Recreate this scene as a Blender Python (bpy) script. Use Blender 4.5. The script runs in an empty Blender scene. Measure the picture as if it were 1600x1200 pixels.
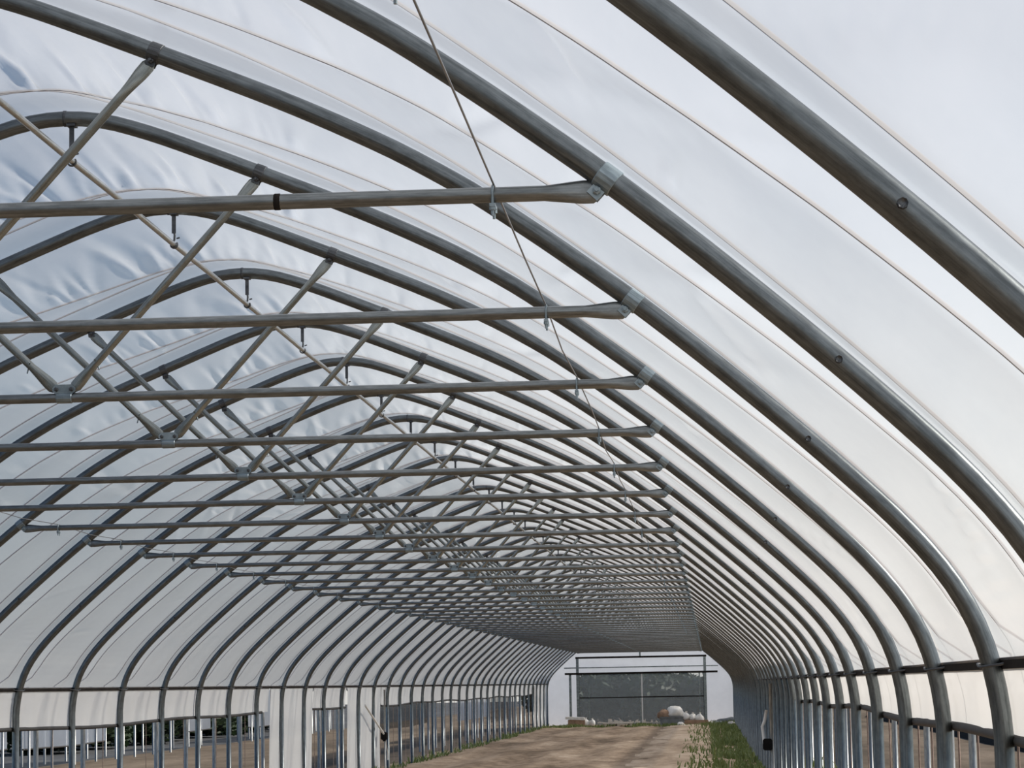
import bpy, math, random
import numpy as np
from mathutils import Matrix, Vector

random.seed(7)
rng = np.random.default_rng(11)
scene = bpy.context.scene
COL = scene.collection
D = 2.0                      # spacing of the arches (m)
EYE = 1.525                  # camera height (m)
Y0 = 3.0588 * D              # distance of arch number 0
K_FIRST, K_LAST = -1, 45
Y_END = Y0 + K_LAST * D


def yk(k):
    return Y0 + k * D


# ------------------------------------------------------------------ camera
cam_d = bpy.data.cameras.new('camera')
cam = bpy.data.objects.new('camera', cam_d)
COL.objects.link(cam)
yaw, pit, rol = 0.0744, 0.11778, 0.01795
fwd1 = Vector((-math.sin(yaw), math.cos(yaw), 0))
R0 = Vector((math.cos(yaw), math.sin(yaw), 0))
fw = math.cos(pit) * fwd1 + math.sin(pit) * Vector((0, 0, 1))
U0 = -math.sin(pit) * fwd1 + math.cos(pit) * Vector((0, 0, 1))
Rr = math.cos(rol) * R0 - math.sin(rol) * U0
Ur = math.sin(rol) * R0 + math.cos(rol) * U0
m = Matrix.Identity(4)
for i in range(3):
    m[i][0], m[i][1], m[i][2] = Rr[i], Ur[i], -fw[i]
m[0][3], m[1][3], m[2][3] = 1.28564 * D, 0.0, EYE
cam.matrix_world = m
cam_d.sensor_fit = 'HORIZONTAL'
cam_d.sensor_width = 36.0
cam_d.lens = 3987.3 * 36.0 / 1600.0
cam_d.clip_start = 0.05
cam_d.clip_end = 2000
scene.camera = cam

# ------------------------------------------------------------------ light
SUN_EL, SUN_AZ = math.radians(36), math.radians(73)     # azimuth from +Y towards +X
wld = bpy.data.worlds.new('world')
scene.world = wld
wld.use_nodes = True
wn = wld.node_tree
wn.nodes.clear()
w_out = wn.nodes.new('ShaderNodeOutputWorld')
w_bg = wn.nodes.new('ShaderNodeBackground')
w_sky = wn.nodes.new('ShaderNodeTexSky')
w_sky.sky_type = 'NISHITA'
w_sky.sun_disc = False
w_sky.sun_elevation = SUN_EL
w_sky.sun_rotation = SUN_AZ
w_sky.air_density = 1.0
w_sky.dust_density = 0.3
w_sky.ozone_density = 2.0
w_mix = wn.nodes.new('ShaderNodeMix')
w_mix.data_type = 'RGBA'
w_mix.inputs['B'].default_value = (7.0, 7.1, 7.2, 1)      # thin bright haze over the blue
w_tc = wn.nodes.new('ShaderNodeTexCoord')
w_sep = wn.nodes.new('ShaderNodeSeparateXYZ')
w_mr = wn.nodes.new('ShaderNodeMapRange')          # haze thickens evenly towards the horizon
w_mr.inputs['From Min'].default_value = 0.0
w_mr.inputs['From Max'].default_value = 0.20
w_mr.inputs['To Min'].default_value = 0.7
w_mr.inputs['To Max'].default_value = 0.05
w_mr.interpolation_type = 'SMOOTHSTEP'
wn.links.new(w_tc.outputs['Generated'], w_sep.inputs['Vector'])
wn.links.new(w_sep.outputs['Z'], w_mr.inputs['Value'])
wn.links.new(w_mr.outputs['Result'], w_mix.inputs['Factor'])
wn.links.new(w_sky.outputs['Color'], w_mix.inputs['A'])
wn.links.new(w_mix.outputs['Result'], w_bg.inputs['Color'])
w_bg.inputs['Strength'].default_value = 0.105
wn.links.new(w_bg.outputs['Background'], w_out.inputs['Surface'])

sun_d = bpy.data.lights.new('sun', 'SUN')
sun_d.energy = 5.2
sun_d.angle = math.radians(3.0)
sun_d.color = (1.0, 0.93, 0.84)
sun = bpy.data.objects.new('sun', sun_d)
COL.objects.link(sun)
sun_dir = Vector((math.sin(SUN_AZ) * math.cos(SUN_EL), math.cos(SUN_AZ) * math.cos(SUN_EL), math.sin(SUN_EL)))
sun.rotation_euler = sun_dir.to_track_quat('Z', 'Y').to_euler()
sun.location = (30, 40, 40)

vs = scene.view_settings
vs.view_transform = 'Standard'
vs.look = 'None'
vs.exposure = 0.0
vs.gamma = 1.0
vs.use_curve_mapping = False
scene.cycles.transparent_max_bounces = 24
scene.cycles.max_bounces = 9
scene.cycles.diffuse_bounces = 4
scene.cycles.transmission_bounces = 8


# ------------------------------------------------------------------ materials
def new_mat(name):
    mt = bpy.data.materials.new(name)
    mt.use_nodes = True
    nt = mt.node_tree
    nt.nodes.clear()
    out = nt.nodes.new('ShaderNodeOutputMaterial')
    return mt, nt, out


def N(nt, typ, **kw):
    n = nt.nodes.new(typ)
    for k, v in kw.items():
        if k in n.inputs:
            n.inputs[k].default_value = v
        else:
            setattr(n, k, v)
    return n


def ramp(nt, fac, stops):
    r = nt.nodes.new('ShaderNodeValToRGB')
    el = r.color_ramp.elements
    while len(el) < len(stops):
        el.new(0.5)
    for e, (p, c) in zip(el, stops):
        e.position = p
        e.color = (*c, 1) if len(c) == 3 else c
    nt.links.new(fac, r.inputs['Fac'])
    return r


def noise(nt, vec, scale, detail=4, rough=0.55, mapping=None):
    if mapping:
        mp = nt.nodes.new('ShaderNodeMapping')
        mp.inputs['Scale'].default_value = mapping
        nt.links.new(vec, mp.inputs['Vector'])
        vec = mp.outputs['Vector']
    n = nt.nodes.new('ShaderNodeTexNoise')
    n.inputs['Scale'].default_value = scale
    n.inputs['Detail'].default_value = detail
    n.inputs['Roughness'].default_value = rough
    nt.links.new(vec, n.inputs['Vector'])
    return n


def plain(name, col, rough=0.6, metal=0.0, var=0.25, scale=6.0, bump=0.0):
    mt, nt, out = new_mat(name)
    b = N(nt, 'ShaderNodeBsdfPrincipled', Roughness=rough, Metallic=metal)
    if rough > 0.75:
        b.inputs['Specular IOR Level'].default_value = 0.05
    tc = N(nt, 'ShaderNodeTexCoord')
    n = noise(nt, tc.outputs['Object'], scale)
    lo = tuple(max(0, c * (1 - var)) for c in col)
    hi = tuple(min(1, c * (1 + var)) for c in col)
    r = ramp(nt, n.outputs['Fac'], [(0.3, lo), (0.7, hi)])
    nt.links.new(r.outputs['Color'], b.inputs['Base Color'])
    if bump:
        bp = N(nt, 'ShaderNodeBump', Strength=bump, Distance=0.02)
        nt.links.new(n.outputs['Fac'], bp.inputs['Height'])
        nt.links.new(bp.outputs['Normal'], b.inputs['Normal'])
    nt.links.new(b.outputs['BSDF'], out.inputs['Surface'])
    return mt


def galvanised(name, dark, light, rough=0.36, seam=True, metal=0.9):
    """zinc coated tube: UV.x runs along the tube in metres, UV.y around it"""
    mt, nt, out = new_mat(name)
    b = N(nt, 'ShaderNodeBsdfPrincipled', Roughness=rough, Metallic=metal)
    uv = N(nt, 'ShaderNodeTexCoord')
    oi = N(nt, 'ShaderNodeObjectInfo')
    add = N(nt, 'ShaderNodeVectorMath', operation='ADD')
    nt.links.new(uv.outputs['UV'], add.inputs[0])
    sc_ = N(nt, 'ShaderNodeVectorMath', operation='SCALE')
    sc_.inputs[0].default_value = (37.0, 0.0, 11.0)
    nt.links.new(oi.outputs['Random'], sc_.inputs['Scale'])
    nt.links.new(sc_.outputs['Vector'], add.inputs[1])
    vec = add.outputs['Vector']
    streak = noise(nt, vec, 1.0, 6, 0.6, (2.2, 26.0, 1.0))
    r1 = ramp(nt, streak.outputs['Fac'], [(0.30, dark), (0.62, light)])
    blot = noise(nt, vec, 1.0, 5, 0.65, (14.0, 9.0, 1.0))
    r2 = ramp(nt, blot.outputs['Fac'], [(0.35, (0.72, 0.72, 0.72)), (0.6, (1.08, 1.08, 1.08))])
    mul = N(nt, 'ShaderNodeMix', data_type='RGBA', blend_type='MULTIPLY')
    mul.inputs['Factor'].default_value = 1.0
    nt.links.new(r1.outputs['Color'], mul.inputs['A'])
    nt.links.new(r2.outputs['Color'], mul.inputs['B'])
    col = mul.outputs['Result']
    if seam:
        sp = N(nt, 'ShaderNodeSeparateXYZ')
        nt.links.new(uv.outputs['UV'], sp.inputs['Vector'])
        wob = noise(nt, vec, 1.0, 5, 0.7, (5.0, 1.0, 1.0))
        wsc = N(nt, 'ShaderNodeMath', operation='MULTIPLY_ADD')
        nt.links.new(wob.outputs['Fac'], wsc.inputs[0])
        wsc.inputs[1].default_value = 0.05
        wsc.inputs[2].default_value = -0.025
        s1 = N(nt, 'ShaderNodeMath', operation='ADD')
        nt.links.new(sp.outputs['Y'], s1.inputs[0])
        nt.links.new(wsc.outputs['Value'], s1.inputs[1])
        s2 = N(nt, 'ShaderNodeMath', operation='SUBTRACT')
        nt.links.new(s1.outputs['Value'], s2.inputs[0])
        s2.inputs[1].default_value = 0.29
        s3 = N(nt, 'ShaderNodeMath', operation='ABSOLUTE')
        nt.links.new(s2.outputs['Value'], s3.inputs[0])
        patch = noise(nt, vec, 1.0, 4, 0.7, (7.0, 22.0, 1.0))
        wid = N(nt, 'ShaderNodeMath', operation='MULTIPLY_ADD')
        nt.links.new(patch.outputs['Fac'], wid.inputs[0])
        wid.inputs[1].default_value = 0.16
        wid.inputs[2].default_value = -0.062
        lt = N(nt, 'ShaderNodeMath', operation='LESS_THAN')
        nt.links.new(s3.outputs['Value'], lt.inputs[0])
        nt.links.new(wid.outputs['Value'], lt.inputs[1])
        mx = N(nt, 'ShaderNodeMix', data_type='RGBA')
        nt.links.new(lt.outputs['Value'], mx.inputs['Factor'])
        nt.links.new(col, mx.inputs['A'])
        mx.inputs['B'].default_value = (dark[0] * 0.45, dark[1] * 0.45, dark[2] * 0.47, 1)
        col = mx.outputs['Result']
    nt.links.new(col, b.inputs['Base Color'])
    bp = N(nt, 'ShaderNodeBump', Strength=0.15, Distance=0.004)
    nt.links.new(blot.outputs['Fac'], bp.inputs['Height'])
    nt.links.new(bp.outputs['Normal'], b.inputs['Normal'])
    nt.links.new(b.outputs['BSDF'], out.inputs['Surface'])
    return mt


def film_mat(name, clear=0.45, trans=(0.88, 0.89, 0.90), gloss=0.8, diffuse=0.2, dirt=0.10, scale=(0.5, 0.25, 0.5)):
    """milky polythene: part clear, mostly scattering, glossy skin"""
    mt, nt, out = new_mat(name)
    tc = N(nt, 'ShaderNodeTexCoord')
    n1 = noise(nt, tc.outputs['Object'], 3.0, 6, 0.6, scale)
    r = ramp(nt, n1.outputs['Fac'], [(0.3, tuple(c * (1 - dirt) for c in trans)), (0.65, trans)])
    tr = N(nt, 'ShaderNodeBsdfTranslucent')
    df = N(nt, 'ShaderNodeBsdfDiffuse')
    nt.links.new(r.outputs['Color'], tr.inputs['Color'])
    nt.links.new(r.outputs['Color'], df.inputs['Color'])
    m1 = N(nt, 'ShaderNodeMixShader', Fac=diffuse)
    nt.links.new(tr.outputs['BSDF'], m1.inputs[1])
    nt.links.new(df.outputs['BSDF'], m1.inputs[2])
    cl = N(nt, 'ShaderNodeBsdfTransparent', Color=(0.95, 0.96, 0.97, 1))
    m2 = N(nt, 'ShaderNodeMixShader')
    n2 = noise(nt, tc.outputs['Object'], 7.0, 4, 0.6, (0.6, 0.12, 0.6))
    mr = N(nt, 'ShaderNodeMapRange')
    mr.inputs['To Min'].default_value = 1 - clear - 0.06
    mr.inputs['To Max'].default_value = 1 - clear + 0.06
    nt.links.new(n2.outputs['Fac'], mr.inputs['Value'])
    nt.links.new(mr.outputs['Result'], m2.inputs['Fac'])
    nt.links.new(cl.outputs['BSDF'], m2.inputs[1])
    nt.links.new(m1.outputs['Shader'], m2.inputs[2])
    gl = N(nt, 'ShaderNodeBsdfGlossy', Roughness=0.16)
    fr = N(nt, 'ShaderNodeLayerWeight', Blend=0.5)
    fp = N(nt, 'ShaderNodeMath', operation='POWER')
    nt.links.new(fr.outputs['Facing'], fp.inputs[0])
    fp.inputs[1].default_value = 4.0
    fm = N(nt, 'ShaderNodeMath', operation='MULTIPLY_ADD')
    nt.links.new(fp.outputs['Value'], fm.inputs[0])
    fm.inputs[1].default_value = 0.55 * gloss
    fm.inputs[2].default_value = 0.035 * gloss
    m3 = N(nt, 'ShaderNodeMixShader')
    nt.links.new(fm.outputs['Value'], m3.inputs['Fac'])
    nt.links.new(m2.outputs['Shader'], m3.inputs[1])
    nt.links.new(gl.outputs['BSDF'], m3.inputs[2])
    n3 = noise(nt, tc.outputs['Object'], 4.0, 5, 0.6, (1.0, 0.5, 1.0))
    bp = N(nt, 'ShaderNodeBump', Strength=0.12, Distance=0.03)
    nt.links.new(n3.outputs['Fac'], bp.inputs['Height'])
    for s in (tr, df, gl):
        nt.links.new(bp.outputs['Normal'], s.inputs['Normal'])
    nt.links.new(m3.outputs['Shader'], out.inputs['Surface'])
    return mt


def soil_mat(name, cols, scale=1.0):
    mt, nt, out = new_mat(name)
    b = N(nt, 'ShaderNodeBsdfPrincipled', Roughness=0.95)
    b.inputs['Specular IOR Level'].default_value = 0.1
    tc = N(nt, 'ShaderNodeTexCoord')
    n1 = noise(nt, tc.outputs['Object'], 0.55 * scale, 7, 0.62, (1.6, 0.22, 1.0))
    n2 = noise(nt, tc.outputs['Object'], 3.2 * scale, 6, 0.7, (1.0, 0.35, 1.0))
    ad = N(nt, 'ShaderNodeMath', operation='MULTIPLY_ADD')
    nt.links.new(n2.outputs['Fac'], ad.inputs[0])
    ad.inputs[1].default_value = 0.55
    nt.links.new(n1.outputs['Fac'], ad.inputs[2])
    r = ramp(nt, ad.outputs['Value'], [(0.55, cols[0]), (0.72, cols[1]), (0.86, cols[2]), (1.0, cols[3])])
    nt.links.new(r.outputs['Color'], b.inputs['Base Color'])
    bp = N(nt, 'ShaderNodeBump', Strength=0.6, Distance=0.05)
    nt.links.new(n2.outputs['Fac'], bp.inputs['Height'])
    nt.links.new(bp.outputs['Normal'], b.inputs['Normal'])
    nt.links.new(b.outputs['BSDF'], out.inputs['Surface'])
    return mt


def leaf_mat(name, a, c):
    mt, nt, out = new_mat(name)
    tc = N(nt, 'ShaderNodeTexCoord')
    n = noise(nt, tc.outputs['Object'], 2.5, 4)
    r = ramp(nt, n.outputs['Fac'], [(0.3, a), (0.7, c)])
    b = N(nt, 'ShaderNodeBsdfPrincipled', Roughness=0.6)
    tl = N(nt, 'ShaderNodeBsdfTranslucent')
    nt.links.new(r.outputs['Color'], b.inputs['Base Color'])
    nt.links.new(r.outputs['Color'], tl.inputs['Color'])
    mx = N(nt, 'ShaderNodeMixShader', Fac=0.3)
    nt.links.new(b.outputs['BSDF'], mx.inputs[1])
    nt.links.new(tl.outputs['BSDF'], mx.inputs[2])
    nt.links.new(mx.outputs['Shader'], out.inputs['Surface'])
    return mt


M = {
    'arch': galvanised('galvanised_arch', (0.108, 0.121, 0.124), (0.196, 0.215, 0.218), 0.33),
    'chord': galvanised('galvanised_chord', (0.17, 0.185, 0.185), (0.265, 0.28, 0.275), 0.34, seam=False),
    'brace': galvanised('galvanised_brace', (0.20, 0.215, 0.203), (0.32, 0.335, 0.312), 0.24, seam=False),
    'bright': galvanised('bright_zinc', (0.22, 0.275, 0.30), (0.34, 0.40, 0.42), 0.45, seam=False, metal=0.75),
    'bracket': galvanised('dull_bracket', (0.07, 0.075, 0.08), (0.14, 0.145, 0.15), 0.5, seam=False),
    'purlin': galvanised('purlin_zinc', (0.33, 0.335, 0.315), (0.48, 0.48, 0.45), 0.28, seam=False),
    'rail': plain('dark_rail', (0.020, 0.017, 0.015), 0.8),
    'cable': plain('steel_cable', (0.22, 0.22, 0.22), 0.45, 0.7),
    'rope': plain('brown_cord', (0.36, 0.27, 0.22), 0.9, scale=30),
    'film': film_mat('roof_polythene'),
    'curtain': film_mat('curtain_polythene', clear=0.04, trans=(1.0, 0.98, 0.93), gloss=0.3, diffuse=0.54, dirt=0.05),
    'clear_film': film_mat('door_polythene', clear=0.84, trans=(0.5, 0.54, 0.55), gloss=0.6, diffuse=0.3),
    'end_film': film_mat('end_polythene', clear=0.25, trans=(0.97, 0.98, 1.0), gloss=0.5, diffuse=0.15, dirt=0.04),
    'shade': film_mat('dark_shade_and_net', clear=0.34, trans=(0.045, 0.05, 0.05), gloss=0.05, diffuse=0.6),  # dark tone stands in for shade at far right; also colours the left nets
    'back_added': plain('grey_added_back', (0.13, 0.125, 0.115), 0.95),  # dull tone of the added wall behind the camera, mirrored in the tubes
    'rollbar': plain('roll_bar_steel', (0.03, 0.028, 0.026), 0.7),
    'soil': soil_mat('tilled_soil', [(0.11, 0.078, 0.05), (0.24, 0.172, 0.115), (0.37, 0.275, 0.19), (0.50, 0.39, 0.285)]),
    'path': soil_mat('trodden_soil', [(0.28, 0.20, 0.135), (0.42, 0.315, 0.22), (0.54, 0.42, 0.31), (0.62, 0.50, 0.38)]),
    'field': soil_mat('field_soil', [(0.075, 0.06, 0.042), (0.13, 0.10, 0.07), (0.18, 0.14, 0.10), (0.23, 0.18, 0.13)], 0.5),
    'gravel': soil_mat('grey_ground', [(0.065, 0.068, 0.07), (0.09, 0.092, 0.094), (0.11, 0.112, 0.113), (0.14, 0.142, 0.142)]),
    'grass': leaf_mat('grass_blades', (0.09, 0.135, 0.035), (0.20, 0.24, 0.08)),
    'leaf': leaf_mat('hedge_leaves', (0.012, 0.026, 0.012), (0.035, 0.06, 0.022)),
    'bark': plain('bark', (0.06, 0.045, 0.035), 0.9),
    'black_plastic': plain('black_plastic', (0.014, 0.014, 0.014), 0.85),
    'white_paint': plain('white_paint', (0.72, 0.70, 0.66), 0.5, var=0.08),
    'sack': plain('white_sack', (0.80, 0.77, 0.71), 0.75, var=0.12, scale=9, bump=0.4),
    'tan': plain('tan_card', (0.33, 0.22, 0.15), 0.8),
    'grey_crate': plain('grey_crate', (0.16, 0.175, 0.18), 0.6),
    'wood': plain('pale_wood', (0.48, 0.42, 0.33), 0.7),
    'greenpost': galvanised('end_post', (0.20, 0.235, 0.235), (0.34, 0.385, 0.38), 0.4, seam=False),
    'palepost': galvanised('pale_post', (0.24, 0.25, 0.25), (0.42, 0.43, 0.42), 0.45, seam=False, metal=0.6),
}


# ------------------------------------------------------------------ mesh helpers
def mesh_from(name, verts, faces, mat, smooth=True, uvs=None):
    me = bpy.data.meshes.new(name)
    me.from_pydata([tuple(map(float, v)) for v in verts], [], [tuple(int(i) for i in f) for f in faces])
    if uvs is not None:
        ul = me.uv_layers.new(name='UVMap')
        li = np.empty(len(me.loops), dtype=np.int32)
        me.loops.foreach_get('vertex_index', li)
        ul.data.foreach_set('uv', np.asarray(uvs, dtype=np.float32)[li].ravel())
    if mat is not None:
        me.materials.append(M[mat] if isinstance(mat, str) else mat)
    if smooth:
        me.polygons.foreach_set('use_smooth', [True] * len(me.polygons))
    me.update()
    return me


def grid_mesh(name, V, mat, smooth=True):
    """V: (rows, cols, 3) array -> quad grid mesh"""
    r, c, _ = V.shape
    me = bpy.data.meshes.new(name)
    nv = r * c
    idx = np.arange(nv).reshape(r, c)
    q = np.stack([idx[:-1, :-1], idx[:-1, 1:], idx[1:, 1:], idx[1:, :-1]], -1).reshape(-1, 4)
    me.vertices.add(nv)
    me.vertices.foreach_set('co', V.astype(np.float32).ravel())
    me.loops.add(q.size)
    me.loops.foreach_set('vertex_index', q.astype(np.int32).ravel())
    me.polygons.add(len(q))
    me.polygons.foreach_set('loop_start', np.arange(0, q.size, 4, dtype=np.int32))
    me.polygons.foreach_set('use_smooth', np.full(len(q), smooth))
    me.materials.append(M[mat])
    me.update(calc_edges=True)
    me.validate()
    return me


def sweep(path, A, B, n=10, caps=True):
    """tube along a path; A, B = half extents along the in-plane normal and the binormal"""
    path = np.asarray(path, float)
    L = len(path)
    A = np.broadcast_to(np.asarray(A, float), (L,))
    B = np.broadcast_to(np.asarray(B, float), (L,))
    T = np.gradient(path, axis=0)
    T /= np.linalg.norm(T, axis=1)[:, None]
    t0 = T[0]
    ref = np.array([0, 1.0, 0]) if abs(t0[1]) < 0.7 else np.array([1.0, 0, 0])
    Bv = []
    b = ref - T[0] * ref.dot(T[0])
    b /= np.linalg.norm(b)
    for t in T:
        b = b - t * b.dot(t)
        b /= np.linalg.norm(b)
        Bv.append(b)
    Bv = np.array(Bv)
    Nv = np.cross(Bv, T)
    ang = np.linspace(0, 2 * math.pi, n + 1)      # duplicated seam vertex for UVs
    ca, sa = np.cos(ang), np.sin(ang)
    V = path[:, None] + Nv[:, None] * (A[:, None] * ca[None])[..., None] + Bv[:, None] * (B[:, None] * sa[None])[..., None]
    s = np.concatenate([[0], np.cumsum(np.linalg.norm(np.diff(path, axis=0), axis=1))])
    uv = np.stack(np.broadcast_arrays(s[:, None], (ang / (2 * math.pi))[None]), -1)
    idx = np.arange(L * (n + 1)).reshape(L, n + 1)
    q = np.stack([idx[:-1, :-1], idx[:-1, 1:], idx[1:, 1:], idx[1:, :-1]], -1).reshape(-1, 4).tolist()
    if caps:
        q.append(list(idx[0, :-1]))
        q.append(list(idx[-1, :-1][::-1]))
    return V.reshape(-1, 3), q, uv.reshape(-1, 2)


class MB:
    """collects shapes for ONE part"""

    def __init__(self):
        self.v, self.f, self.uv = [], [], []

    def add(self, v, f, uv=None):
        o = len(self.v)
        self.v += [tuple(map(float, p)) for p in v]
        self.f += [[int(i) + o for i in q] for q in f]
        self.uv += [tuple(map(float, p)) for p in uv] if uv is not None else [(p[0], p[2]) for p in v]
        return self

    def sweep(self, *a, **k):
        return self.add(*sweep(*a, **k))

    def box(self, c, s, rot=0.0, axis='Y', bev=0.0):
        hx, hy, hz = s[0] / 2, s[1] / 2, s[2] / 2
        if bev > 0:
            b = min(bev, hx * 0.9, hz * 0.9)
            prof = [(hx, hz - b), (hx - b, hz), (-hx + b, hz), (-hx, hz - b), (-hx, -hz + b), (-hx + b, -hz), (hx - b, -hz), (hx, -hz + b)]
        else:
            prof = [(hx, hz), (-hx, hz), (-hx, -hz), (hx, -hz)]
        n = len(prof)
        pts = [(x, -hy, z) for x, z in prof] + [(x, hy, z) for x, z in prof]
        R = Matrix.Rotation(rot, 3, axis)
        pts = [R @ Vector(p) + Vector(c) for p in pts]
        f = [[i, i + n, (i + 1) % n + n, (i + 1) % n] for i in range(n)]
        f += [list(range(n)), list(range(2 * n - 1, n - 1, -1))]
        return self.add(pts, f)

    def mesh(self, name, mat, smooth=True):
        return mesh_from(name, self.v, self.f, mat, smooth, self.uv)


def ob(name, me, parent=None, loc=None):
    o = bpy.data.objects.new(name, me)
    COL.objects.link(o)
    if parent is not None:
        o.parent = parent
    if loc is not None:
        o.location = loc
    return o


def thing(name, label, cat, loc=(0, 0, 0), group=None, me=None):
    o = ob(name, me, None, loc)
    o['label'] = label
    o['category'] = cat
    if group:
        o['group'] = group
    return o


def struct(name, me, label=None, parent=None, loc=None):
    o = ob(name, me, parent, loc)
    if parent is None:
        o['kind'] = 'structure'
    if label:
        o['label'] = label
        if parent is None:
            o['category'] = name.split('_')[0]
    return o


ONES = 'zeroth first second third fourth fifth sixth seventh eighth ninth tenth eleventh twelfth thirteenth fourteenth fifteenth sixteenth seventeenth eighteenth nineteenth'.split()
TENS = {2: ('twenty', 'twentieth'), 3: ('thirty', 'thirtieth'), 4: ('forty', 'fortieth')}


def ordinal(n):
    if n < 20:
        return ONES[n]
    a, b = divmod(n, 10)
    return TENS[a][1] if b == 0 else TENS[a][0] + '-' + ONES[b]


# ------------------------------------------------------------------ arch profile
HALF = np.array([(0, 1.176), (.085, 1.167), (.195, 1.131), (.305, 1.087), (.4, 1.048), (.502, 1.006), (.60, .965), (.69, .924),
                 (.80, .870), (.92, .800), (1.04, .716), (1.18, .612), (1.29, .522), (1.40, .427), (1.49, .346), (1.585, .255),
                 (1.646, .186), (1.688, .125), (1.713, .070), (1.728, .018), (1.737, -.035), (1.742, -.09)])


def smooth_half(n=64):
    s = np.concatenate([[0], np.cumsum(np.hypot(*np.diff(HALF, axis=0).T))])
    q = np.linspace(0, s[-1], 220)
    x = np.interp(q, s, HALF[:, 0])
    z = np.interp(q, s, HALF[:, 1])
    ker = np.hanning(17)
    ker /= ker.sum()
    xm = np.concatenate([-x[1:40][::-1], x, x[-1] + 0 * x[:40]])
    zm = np.concatenate([z[1:40][::-1], z, z[-1] - (q[1] - q[0]) * np.arange(1, 41)])
    xs = np.convolve(xm, ker, 'same')[39:39 + 220]
    zs = np.convolve(zm, ker, 'same')[39:39 + 220]
    xs[0] = 0
    i = np.linspace(0, 219, n)
    return np.interp(i, np.arange(220), xs) * D, np.interp(i, np.arange(220), zs) * D + EYE


HX, HZ = smooth_half(64)
LEG_X = float(HX[-1])
PX = np.concatenate([[-LEG_X], -HX[::-1], HX[1:], [LEG_X]])
PZ = np.concatenate([[0.0], HZ[::-1], HZ[1:], [0.0]])
R_ARCH = 0.0315
RAIL_Z = EYE + 0.022 * D
RAIL_X = float(np.interp(RAIL_Z, HZ[::-1], HX[::-1]))


def hoop_z(x):
    return float(np.interp(abs(x), HX, HZ))


def hoop_n(x):
    e = 0.02
    dz = (hoop_z(abs(x) + e) - hoop_z(abs(x) - e if abs(x) > e else 0)) / (2 * e if abs(x) > e else e + abs(x))
    n = np.array([-dz, 1.0])
    n /= np.linalg.norm(n)
    return np.array([n[0] * (1 if x >= 0 else -1), n[1]])


# ------------------------------------------------------------------ ground
def ground_grid(name, x0, x1, nx, y0, y1, ny, mat, amp, base=0.0, rut=0.0):
    xs = np.linspace(x0, x1, nx)
    ys = np.linspace(y0, y1, ny)
    X, Y = np.meshgrid(xs, ys)
    Z = np.full_like(X, base)
    r = np.random.default_rng(5)
    for _ in range(18):
        kx, ky = r.uniform(0.4, 5.0), r.uniform(0.05, 1.6)
        Z += amp / 5 * np.sin(kx * X + ky * Y * r.choice([-1, 1]) + r.uniform(0, 6.3))
    if rut:
        Z += rut * np.sin(X * 2 * math.pi / 1.15 + 0.25 * np.sin(Y * 0.3))
    Z = np.minimum(Z, base + 3 * amp)
    return grid_mesh(name, np.stack([X, Y, Z], -1), mat)


struct('floor', ground_grid('floor', -3.9, 3.9, 60, -30, Y_END + 0.4, 480, 'soil', 0.012, 0.0, 0.018), 'bare brown soil floor running the length of the tunnel')
pme = ground_grid('floor_path', 0.95, 2.75, 26, 20, Y_END - 1.0, 400, 'path', 0.010, 0.020, 0.0)
for v in pme.vertices:                                # ragged, sinking edges
    e = min(v.co.x - 0.95, 2.75 - v.co.x)
    lim = 0.22 + 0.16 * math.sin(v.co.y * 1.1) + 0.12 * math.sin(v.co.y * 2.9 + 1) + 0.08 * math.sin(v.co.y * 6.1)
    if e < lim:
        v.co.z -= 0.06 * (1 - e / lim)
struct('floor_path', pme, 'paler trodden strip of soil along the right of the floor')
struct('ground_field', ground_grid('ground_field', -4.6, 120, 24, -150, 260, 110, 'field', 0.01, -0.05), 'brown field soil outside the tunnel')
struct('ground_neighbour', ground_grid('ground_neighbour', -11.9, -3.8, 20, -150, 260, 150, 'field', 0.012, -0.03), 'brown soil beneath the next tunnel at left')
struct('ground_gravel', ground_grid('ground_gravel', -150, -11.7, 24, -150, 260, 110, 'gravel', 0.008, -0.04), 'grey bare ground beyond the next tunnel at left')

# ------------------------------------------------------------------ roof film
RA_X = np.array([-1.74, -1.2, -.9, -.5, -.3, 0, .17, .28, .4, .6, .75, .95, 1.1, 1.25, 1.4, 1.55, 1.74]) * D
RA_T = np.array([.20, .23, .25, .28, .275, .28, .36, .46, .53, .57, .60, .66, .69, .725, .77, .80, .82])
RB_X = np.array([-1.74, -1.25, -.95, -.6, -.46, -.3, -.1, 0, .17, .45, .6, .85, 1.05, 1.2, 1.4, 1.74]) * D
RB_T = np.array([.82, .725, .66, .53, .45, .376, .30, .285, .305, .385, .37, .30, .26, .23, .215, .19])


def rope_t(which, x):
    return np.interp(x, RA_X, RA_T) if which == 'a' else np.interp(x, RB_X, RB_T)


# film line = arch line pushed out by the tube radius, from rail to rail
fi = HZ >= RAIL_Z - 0.005
fx, fz = np.append(HX[fi], RAIL_X), np.append(HZ[fi], RAIL_Z)
FXs = np.concatenate([-fx[::-1], fx[1:]])
FZs = np.concatenate([fz[::-1], fz[1:]])
fs = np.concatenate([[0], np.cumsum(np.hypot(np.diff(FXs), np.diff(FZs)))])
F_LEN = fs[-1]


def film_line(n):
    s = np.linspace(0, F_LEN, n)
    x = np.interp(s, fs, FXs)
    z = np.interp(s, fs, FZs)
    dx, dz = np.gradient(x), np.gradient(z)
    L = np.hypot(dx, dz)
    nx, nz = -dz / L, dx / L
    k = np.ones(5) / 5
    nx[2:-2] = np.convolve(nx, k, 'valid')
    nz[2:-2] = np.convolve(nz, k, 'valid')
    return s, x, z, nx, nz


PRESS = 0.065


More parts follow.
